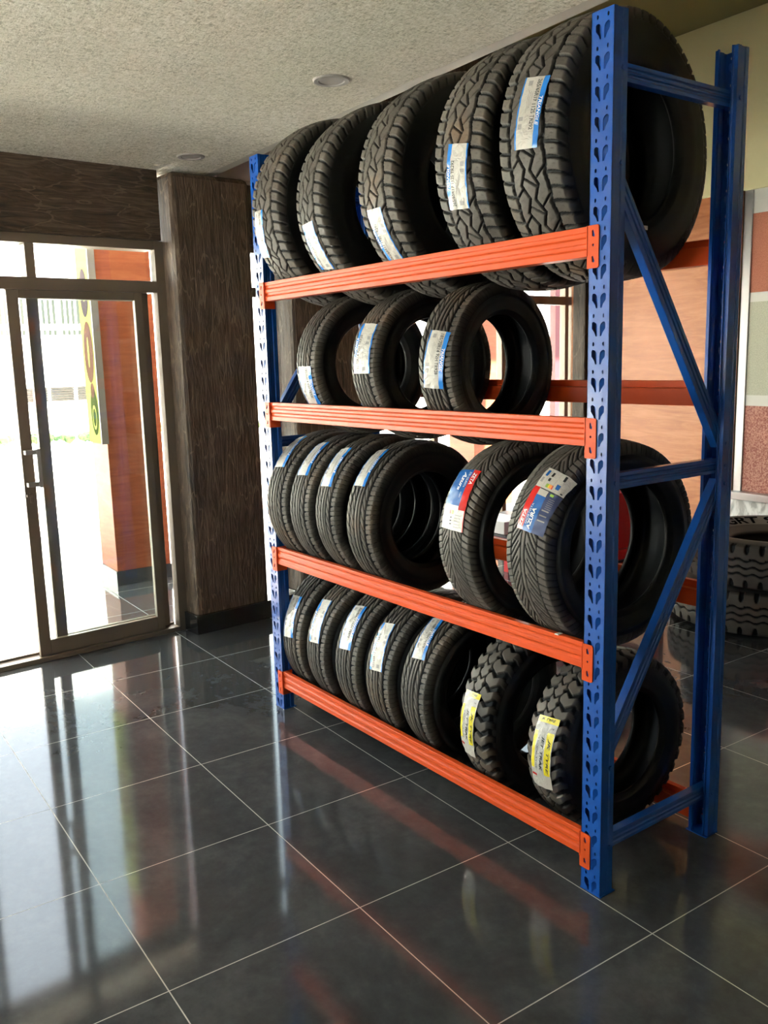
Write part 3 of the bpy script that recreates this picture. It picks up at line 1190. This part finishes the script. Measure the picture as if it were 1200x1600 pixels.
class Sticker:
    """a label wrapped on the tread; s runs 0 (upper end) .. 1 (lower end), t 0 (left) .. 1 (right)"""
    def __init__(self, kd, R, quad, flip, parent, seed):
        self.kd, self.R, self.q, self.flip, self.par, self.seed = kd, R, quad, flip, parent, seed

    def P(self, s, t, lift=0.0):
        if self.flip:
            s, t = 1 - s, 1 - t
        (a0, w0), (a1, w1), (a2, w2), (a3, w3) = self.q
        ph = (a0 * (1 - t) + a1 * t) * (1 - s) + (a3 * (1 - t) + a2 * t) * s
        w = (w0 * (1 - t) + w1 * t) * (1 - s) + (w3 * (1 - t) + w2 * t) * s
        wr = (math.sin(s * 17 + t * 6 + self.seed) * math.sin(t * 9 - s * 7 + self.seed * 2) * .0009 + math.sin(s * 41 + t * 13 + self.seed * 3) * .0005
              + abs(math.sin(s * 9 + t * 5 + self.seed)) * .0008)
        r = crown_r(self.kd, w, self.R) + .0028 + wr + lift
        ph = math.radians(ph)
        return (w, -r * math.cos(ph), r * math.sin(ph))

    def sheet(self, regions, name='label_sheet'):
        """regions: (s0,s1,t0,t1,material)"""
        m = MB()
        for s0, s1, t0, t1, mt in regions:
            ns = max(2, int((s1 - s0) * 44))
            nt_ = max(2, int((t1 - t0) * 14))
            vs = [self.P(s0 + (s1 - s0) * i / ns, t0 + (t1 - t0) * j / nt_) for i in range(ns + 1) for j in range(nt_ + 1)]
            fs = [(i * (nt_ + 1) + j, i * (nt_ + 1) + j + 1, (i + 1) * (nt_ + 1) + j + 1, (i + 1) * (nt_ + 1) + j) for i in range(ns) for j in range(nt_)]
            m.add(vs, fs, mt)
        self.o = m.build(name, None, self.par, fixn=False, smooth='all')
        return self.o

    def text(self, txt, s0, s1, t0, t1, mt, mb, shear=0.0, bold=0.0, across=False, lift=.0012):
        """text reading down the label with letter tops towards t1"""
        V, F = text_mesh(txt, shear, bold)
        if across:
            vs = [self.P(s1 + (s0 - s1) * y, t0 + (t1 - t0) * x, lift) for x, y in V]
        else:
            vs = [self.P(s0 + (s1 - s0) * x, t0 + (t1 - t0) * y, lift) for x, y in V]
        mb.add(vs, F, mt)

    def patch(self, s0, s1, t0, t1, mt, mb, lift=.0009):
        ns = max(1, int((s1 - s0) * 40))
        nt_ = max(1, int((t1 - t0) * 12))
        vs = [self.P(s0 + (s1 - s0) * i / ns, t0 + (t1 - t0) * j / nt_, lift) for i in range(ns + 1) for j in range(nt_ + 1)]
        fs = [(i * (nt_ + 1) + j, i * (nt_ + 1) + j + 1, (i + 1) * (nt_ + 1) + j + 1, (i + 1) * (nt_ + 1) + j) for i in range(ns) for j in range(nt_)]
        mb.add(vs, fs, mt)


def label_triangle(st, size):
    st.sheet([(0, 1, 0, .06, M['lblue']), (0, 1, .06, .80, M['paper']), (0, 1, .80, 1, M['lblue'])], 'paper_label')
    m = MB()
    if size:
        st.text(size, .05, .75, .60, .76, M['ink'], m, bold=.012)
    else:
        st.patch(.08, .70, .66, .72, M['greyprint'], m)
    st.text('TRIANGLE', .30, .70, .83, .965, M['white'], m, shear=.25, bold=.02)
    st.patch(.06, .13, .22, .40, M['greyprint'], m)
    st.patch(.565, .62, .12, .30, M['greyprint'], m)
    st.patch(.66, .73, .12, .28, M['greyprint'], m)
    st.patch(.772, .776, .06, .80, M['greyprint'], m)
    for k in range(3):
        st.patch(.20 + .02 * k, .52 - .05 * k, .36 + .07 * k, .375 + .07 * k, M['greyprint'], m)
    m.build('label_print', None, st.o, fixn=False)


def label_zeta(st, variant):
    """blue and red label with a white energy table"""
    if variant == 5:      # table at the lower end, red band on the right
        st.sheet([(0, .62, 0, .72, M['ldeep']), (0, .68, .72, 1, M['lred']), (.62, .68, 0, .72, M['paper']), (.68, 1, 0, .97, M['paper']), (.68, 1, .97, 1, M['lred'])], 'paper_label')
        m = MB()
        st.text('ZETA', .05, .26, .78, .93, M['white'], m, shear=.2, bold=.02)
        st.text('Azura', .05, .38, .36, .55, M['white'], m, shear=.5, bold=.02)
        st.text('ZTR TOURISTA', .05, .32, .60, .68, M['white'], m)
        st.text('195/65R15', .40, .49, .58, .65, M['white'], m)
        for k in range(4):
            st.patch(.70, .76, .36 + .05 * k, .40 + .05 * k, (M['lred'], M['lorange'], M['lyel'], M['lgreen'])[k], m)
        for k in range(3):
            st.patch(.80 + .05 * k, .82 + .05 * k, .42, .50, M['ink'], m)
        for k in range(5):
            st.patch(.76 + .045 * k, .772 + .045 * k, .62, .86, M['greyprint'], m)
            st.patch(.72 + .05 * k, .728 + .05 * k, .08, .28, M['greyprint'], m)
    else:                 # table at the upper end, red band on the left
        st.sheet([(0, .33, 0, 1, M['paper']), (.33, 1, 0, .24, M['lred']), (.33, .345, .24, 1, M['ink']), (.345, .44, .24, .58, M['paper']), (.44, 1, .24, .60, M['ldeep']), (.345, 1, .60, 1, M['lnavy'])], 'paper_label')
        m = MB()
        st.text('AZURA', .96, .64, .50, .37, M['white'], m, shear=.1, bold=.03)
        st.text('SPORTISTA', .90, .58, .345, .28, M['white'], m)
        st.text('ZETA', .96, .70, .19, .07, M['white'], m, shear=.2, bold=.02)
        st.patch(.36, .40, .68, .80, M['lgreen'], m)
        for k in range(6):
            st.patch(.44 + .03 * k, .446 + .03 * k, .72, .92, M['greyprint'], m)
        for k in range(3):
            st.patch(.62 + .08 * k, .64 + .08 * k, .66, .90, M['greyprint'], m)
        for k in range(6):
            st.patch(.24, .30, .36 + .045 * k, .40 + .045 * k, (M['lgreen'], M['lgreen'], M['lyel'], M['lorange'], M['lorange'], M['lred'])[k], m)
        st.patch(.05, .12, .32, .40, M['ink'], m)
        st.patch(.15, .20, .32, .40, M['ink'], m)
        st.patch(.02, .11, .76, .84, M['ink'], m)
        st.patch(.29, .31, .92, .96, M['ink'], m)
        st.patch(.04, .14, .10, .20, M['ldeep'], m)
        st.patch(.17, .25, .06, .16, M['greyprint'], m)
        st.patch(.19, .27, .70, .82, M['ldeep'], m)
        st.patch(.0, .32, .255, .262, M['greyprint'], m)
        st.patch(.0, .32, .60, .607, M['greyprint'], m)
    m.build('label_print', None, st.o, fixn=False)


def label_jk(st):
    st.sheet([(0, .085, 0, 1, M['lyel']), (.085, 1, 0, 1, M['paper'])], 'paper_label')
    m = MB()
    st.patch(.20, .79, .68, .97, M['lyel'], m, .0006)
    st.patch(.20, .72, .02, .20, M['lyel'], m, .0006)
    st.text('JK TYRE', .28, .76, .76, .90, M['ink'], m, shear=.3, bold=.02)
    st.text('JET TRAK', .26, .74, .44, .60, M['ink'], m, shear=.2, bold=.02)
    st.text('TRUCK TYRE', .28, .72, .27, .34, M['ink'], m)
    st.text('JK TYRE', .02, .065, .15, .85, M['ink'], m, shear=.3, across=True, bold=.01)
    st.text('14', .13, .155, .80, .90, M['ink'], m, across=True)
    st.patch(.80, .83, .04, .32, M['lred'], m)
    m.build('label_print', None, st.o, fixn=False)


def make_tyre(kind, loc, rz, R, spin, lab, group, rot=None, cat='tyre'):
    kd = KIND[kind]
    k = R / kd['R']
    t = tag(empty('tyre', loc, rz), lab, cat, group)
    t.scale = (k, k, k)
    if rot is not None:
        t.rotation_euler = (0, 0, rz)
    for nm, me in (('sidewall', kd['cm']), ('tread', kd['tm'])):
        o = bpy.data.objects.new(nm, me)
        COL.objects.link(o)
        o.parent = t
        if rot is None:
            o.location = (0, 0, kd['R'])
            o.rotation_euler = (spin, 0, 0)
        else:
            o.location = (0, 0, kd['W'] / 2)
            o.rotation_euler = (spin, -PI / 2, 0)
    return t


TY = {
    '1.1': ('at', 0.250, 0.300, 2.239, 0.387, -0.1), '1.2': ('at', 0.621, 0.303, 2.222, 0.386, -7.2), '1.3': ('at', 1.035, 0.303, 2.222, 0.386, -3.1),
    '1.4': ('at', 1.445, 0.303, 2.222, 0.386, 0.1), '1.5': ('at', 1.699, 0.320, 2.229, 0.386, 3.4),
    '2.1': ('road14', 0.420, 0.278, 1.603, 0.295, -3.0), '2.2': ('road14', 0.826, 0.279, 1.599, 0.293, -3.4), '2.3': ('road14', 1.193, 0.286, 1.595, 0.290, 6.2),
    '3.1': ('road15', 0.147, 0.271, 0.996, 0.317, 1.7), '3.2': ('road15', 0.354, 0.272, 0.993, 0.316, -0.7), '3.3': ('road15', 0.572, 0.272, 0.997, 0.318, -2.8),
    '3.4': ('road15', 0.777, 0.272, 0.988, 0.313, 2.4), '3.5': ('vee', 1.417, 0.268, 1.014, 0.331, -7.3), '3.6': ('vee', 1.732, 0.278, 1.026, 0.335, -4.8),
    '4.1': ('road17', 0.162, 0.334, 0.350, 0.333, -2.6), '4.2': ('road17', 0.390, 0.330, 0.344, 0.330, -5.9), '4.3': ('road17', 0.619, 0.330, 0.344, 0.330, -3.9),
    '4.4': ('road17', 0.849, 0.330, 0.344, 0.330, -4.4), '4.5': ('road17', 1.085, 0.334, 0.346, 0.330, -7.1), '4.6': ('lug', 1.424, 0.335, 0.345, 0.332, -5.8),
    '4.7': ('lug', 1.712, 0.350, 0.330, 0.310, -5.3)}
LAB = {
    '1.1': 'all-terrain tyre farthest left on the top shelf, beside the far blue post',
    '1.2': 'top-shelf all-terrain tyre second from the far post, silver label near the beam',
    '1.3': 'middle of the five all-terrain tyres on the top shelf, silver label touching the beam',
    '1.4': 'all-terrain tyre on the top shelf whose label reads upside down, TR292 uppermost',
    '1.5': 'large top-shelf tyre by the near blue post, label reading 265/65R17 112S TR292',
    '2.1': 'small road tyre farthest left on the second shelf, label low above the orange beam',
    '2.2': 'middle of the three small road tyres on the second shelf',
    '2.3': 'rightmost small road tyre on the second shelf, label reading 185/70R14 92H TR928',
    '3.1': 'road tyre against the far post on the third shelf, label high on the tread',
    '3.2': 'third-shelf road tyre second from the far post, in a leaning set of four',
    '3.3': 'third-shelf road tyre third from the far post, in a leaning set of four',
    '3.4': 'road tyre at the open end of the set of four on the third shelf',
    '3.5': 'V-tread tyre on the third shelf with blue and red label, white table at the bottom',
    '3.6': 'V-tread tyre by the near post on the third shelf, white table atop its label',
    '4.1': 'bottom-shelf road tyre nearest the far blue post',
    '4.2': 'bottom-shelf road tyre second from the far blue post',
    '4.3': 'bottom-shelf road tyre third from the far post, middle of the five with blue-edged labels',
    '4.4': 'bottom-shelf road tyre fourth from the far post, its label hanging lowest of the five',
    '4.5': 'bottom-shelf road tyre beside the block-tread tyres, label tucked under the beam above',
    '4.6': 'block-tread tyre with yellow label on the bottom shelf, farther from the near post',
    '4.7': 'block-tread tyre with yellow label beside the near post on the bottom shelf'}
GRP = {'at': 'all-terrain tyres on the top shelf', 'road14': 'small road tyres on the second shelf', 'road15': 'road tyres on the third shelf', 'vee': 'V-tread tyres on the third shelf',
       'road17': 'road tyres on the bottom shelf', 'lug': 'block-tread tyres on the bottom shelf'}
ST = {
    '1.1': ((0, -.065), (0, .01), (-28, -.030), (-28, -.105)), '1.2': ((-12, -.05), (-11, .045), (-40, .055), (-39, -.05)), '1.3': ((-13, -.05), (-13, .037), (-42, .045), (-42, -.042)),
    '1.4': ((6, -.025), (4, .062), (-23, .033), (-22, -.055)), '1.5': ((24, -.02), (22, .068), (-6, .045), (-5, -.037)),
    '2.1': ((0, -.04), (0, .06), (-34, .055), (-34, -.045)), '2.2': ((33, -.042), (32, .063), (-5, .063), (-5, -.042)), '2.3': ((25, -.025), (23, .065), (-15, .042), (-14, -.05)),
    '3.1': ((65, -.085), (67, -.005), (32, .025), (31, -.065)), '3.2': ((61, -.075), (63, .01), (29, .035), (28, -.05)), '3.3': ((56, -.078), (58, .01), (23, .035), (22, -.045)),
    '3.4': ((63, -.08), (65, 0), (29, .015), (29, -.065)), '3.5': ((45, -.08), (46, .04), (8, .065), (8, -.06)), '3.6': ((50, -.01), (46, .105), (12, .080), (14, -.035)),
    '4.1': ((37, -.07), (38, .02), (5, .04), (3, -.05)), '4.2': ((43, -.072), (45, .02), (11, .05), (9, -.04)), '4.3': ((48, -.073), (50, .02), (16, .045), (14, -.042)),
    '4.4': ((43, -.067), (45, .017), (11, .048), (9, -.04)), '4.5': ((58, -.078), (60, .0), (29, .045), (27, -.035)), '4.6': ((22, -.05), (23, .033), (-19, .012), (-21, -.075)),
    '4.7': ((26, -.03), (28, .063), (-18, .053), (-20, -.045))}
FLIP = {'1.2', '1.3', '1.4', '2.2', '4.2', '4.4'}
SIZE = {'1': '265/65R17 112S TR292', '2': '185/70R14 92H TR928', '3': '', '4': '225/65R17 102H TR978'}
cr, sr = math.cos(RKR), math.sin(RKR)
for i, (k, (kind, a, b, z, R, yd)) in enumerate(TY.items()):
    x, y = RKX + a * cr - b * sr, RKY + a * sr + b * cr
    t = make_tyre(kind, (x, y, z - R), RKR + math.radians(yd), R, i * 1.37, LAB[k], GRP[kind])
    kd = KIND[kind]
    hold = t
    s = Sticker(kd, kd['R'], ST[k], k in FLIP, None, i * 1.7)
    s.par = t
    if kind == 'vee':
        label_zeta(s, int(k[2]))
    elif kind == 'lug':
        label_jk(s)
    else:
        label_triangle(s, SIZE[k[0]])
    s.o.location = (0, 0, kd['R'])
    if k == '1.5':
        m = MB()
        m.box(0.1085, 0.1105, -0.03, 0.03, -0.006, 0.006)
        o = m.build('valve_sticker', M['white'], t)
        o.location = (-0.0005, 0.02, kd['R'] - 0.232)

# truck tyres lying in a stack
KIND['truck']['cm'].materials[0] = M['truckside']
tk = make_tyre('truck', (-1.60, 2.99, 0), 0.3, 0.53, 0.4, 'lower of the two big truck tyres stacked behind the rack', 'stacked truck tyres', rot=1)
tk2 = make_tyre('truck', (-1.50, 3.00, 0.28), 1.1, 0.53, 0.4, 'upper of the two big truck tyres behind the rack, GRT 90 on its side', 'stacked truck tyres', rot=1)
m = MB()
m.lathe([(.336, .2412), (.375, .2592), (.415, .2752), (.428, .2798)], 96)  # pale ring paints the sidewall's grazing reflection behind the lettering
o = m.build('sidewall_band', M['band'], tk2, fixn=False)
m = MB()
V, F = text_mesh('GRT 90', 0, .03)
vs = []
for tx, ty_ in V:
    th = math.radians(176) - tx * math.radians(60)
    r = .343 + ty_ * .070
    vs.append((r * math.cos(th), r * math.sin(th), float(np.interp(r, [.336, .375, .415, .428], [.2412, .2592, .2752, .2798])) + .0022))
m.add(vs, F)
o = m.build('sidewall_lettering', M['matteink'], tk2, fixn=False)
o.rotation_euler = (0, 0, -1.1)

# ================================================================= low rack with cartons at the back
sh = tag(empty('low_rack', (-3.45, 2.15, 0)), 'low red steel rack holding cartons behind the tyres', 'rack')
for x in (0, 1.40):
    for y in (0, 0.415):
        m = MB()
        m.box(x, x + 0.045, y, y + 0.045, 0, 0.386)
        m.build('leg', M['boxred'], sh)
for y in (0, 0.42):
    m = MB()
    m.box(0.046, 1.399, y, y + 0.04, 0.27, 0.385)
    m.build('beam', M['boxred'], sh)
for x in (0.002, 1.405):
    m = MB()
    m.box(x, x + 0.035, 0.046, 0.414, 0.30, 0.385)
    m.build('side_rail', M['orange'], sh)
m = MB()
m.box(0.0, 1.45, 0.0, 0.46, 0.386, 0.40)
m.build('shelf_board', M['boxdark'], sh)


def carton(x0, x1, y0, y1, z0, z1, mt, lab, prints=()):
    m = MB()
    m.box(x0, x1, y0, y1, z0, z1)
    o = tag(m.build('carton', mt, bevel=0.002), lab, 'box', 'cartons on the low rack')
    if prints:
        m = MB()
        for (a0, a1, c0, c1, pm) in prints:
            m.box(x0 + a0 * (x1 - x0), x0 + a1 * (x1 - x0), y0 - 0.001, y0 - 0.0002, z0 + c0 * (z1 - z0), z0 + c1 * (z1 - z0), pm)
        m.build('carton_print', None, o)
    return o


carton(-3.40, -3.02, 2.18, 2.40, 0.401, 0.49, M['boxwhite'], 'white carton with pink print at the left end of the low rack', [(.25, .7, .15, .75, M['pinkprint'])])
carton(-3.42, -3.05, 2.42, 2.58, 0.401, 0.475, M['boxdark'], 'dark carton behind the white one with pink print', [(.6, .9, .3, .8, M['boxwhite'])])
carton(-2.34, -2.035, 2.18, 2.36, 0.46, 0.80, M['boxred'], 'red carton with dark top band and white shield, seen through the near tyre', [(0, 1, .72, .98, M['boxdark']), (.3, .66, .62, .94, M['boxwhite']), (.35, .61, .68, .9, M['boxred']), (.30, .85, .1, .17, M['pinkprint'])])
carton(-2.34, -2.02, 2.38, 2.58, 0.46, 0.84, M['boxblue'], 'blue carton standing behind the red shield carton', [(.75, .95, .6, .92, M['boxwhite']), (0, 1, 0, .5, M['boxdark']), (.8, .9, .36, .42, M['white'])])
carton(-2.38, -2.01, 2.16, 2.59, 0.401, 0.459, M['redplastic'], 'flat red carton lying under the red and blue cartons')

# unidentified red object cut by the right edge, given a bucket's shape
m = MB()
m.lathe([(0.085, 0), (0.10, 0.20), (0.104, 0.205), (0.104, 0.215), (0.096, 0.215), (0.082, 0.008), (0.0001, 0.008)], 32)
o = tag(m.build('bucket', M['redplastic'], smooth=True), 'unidentified red object shaped as a bucket, cut off by the right edge of the photo', 'bucket')
o.location = (-0.80, 2.02, 0)
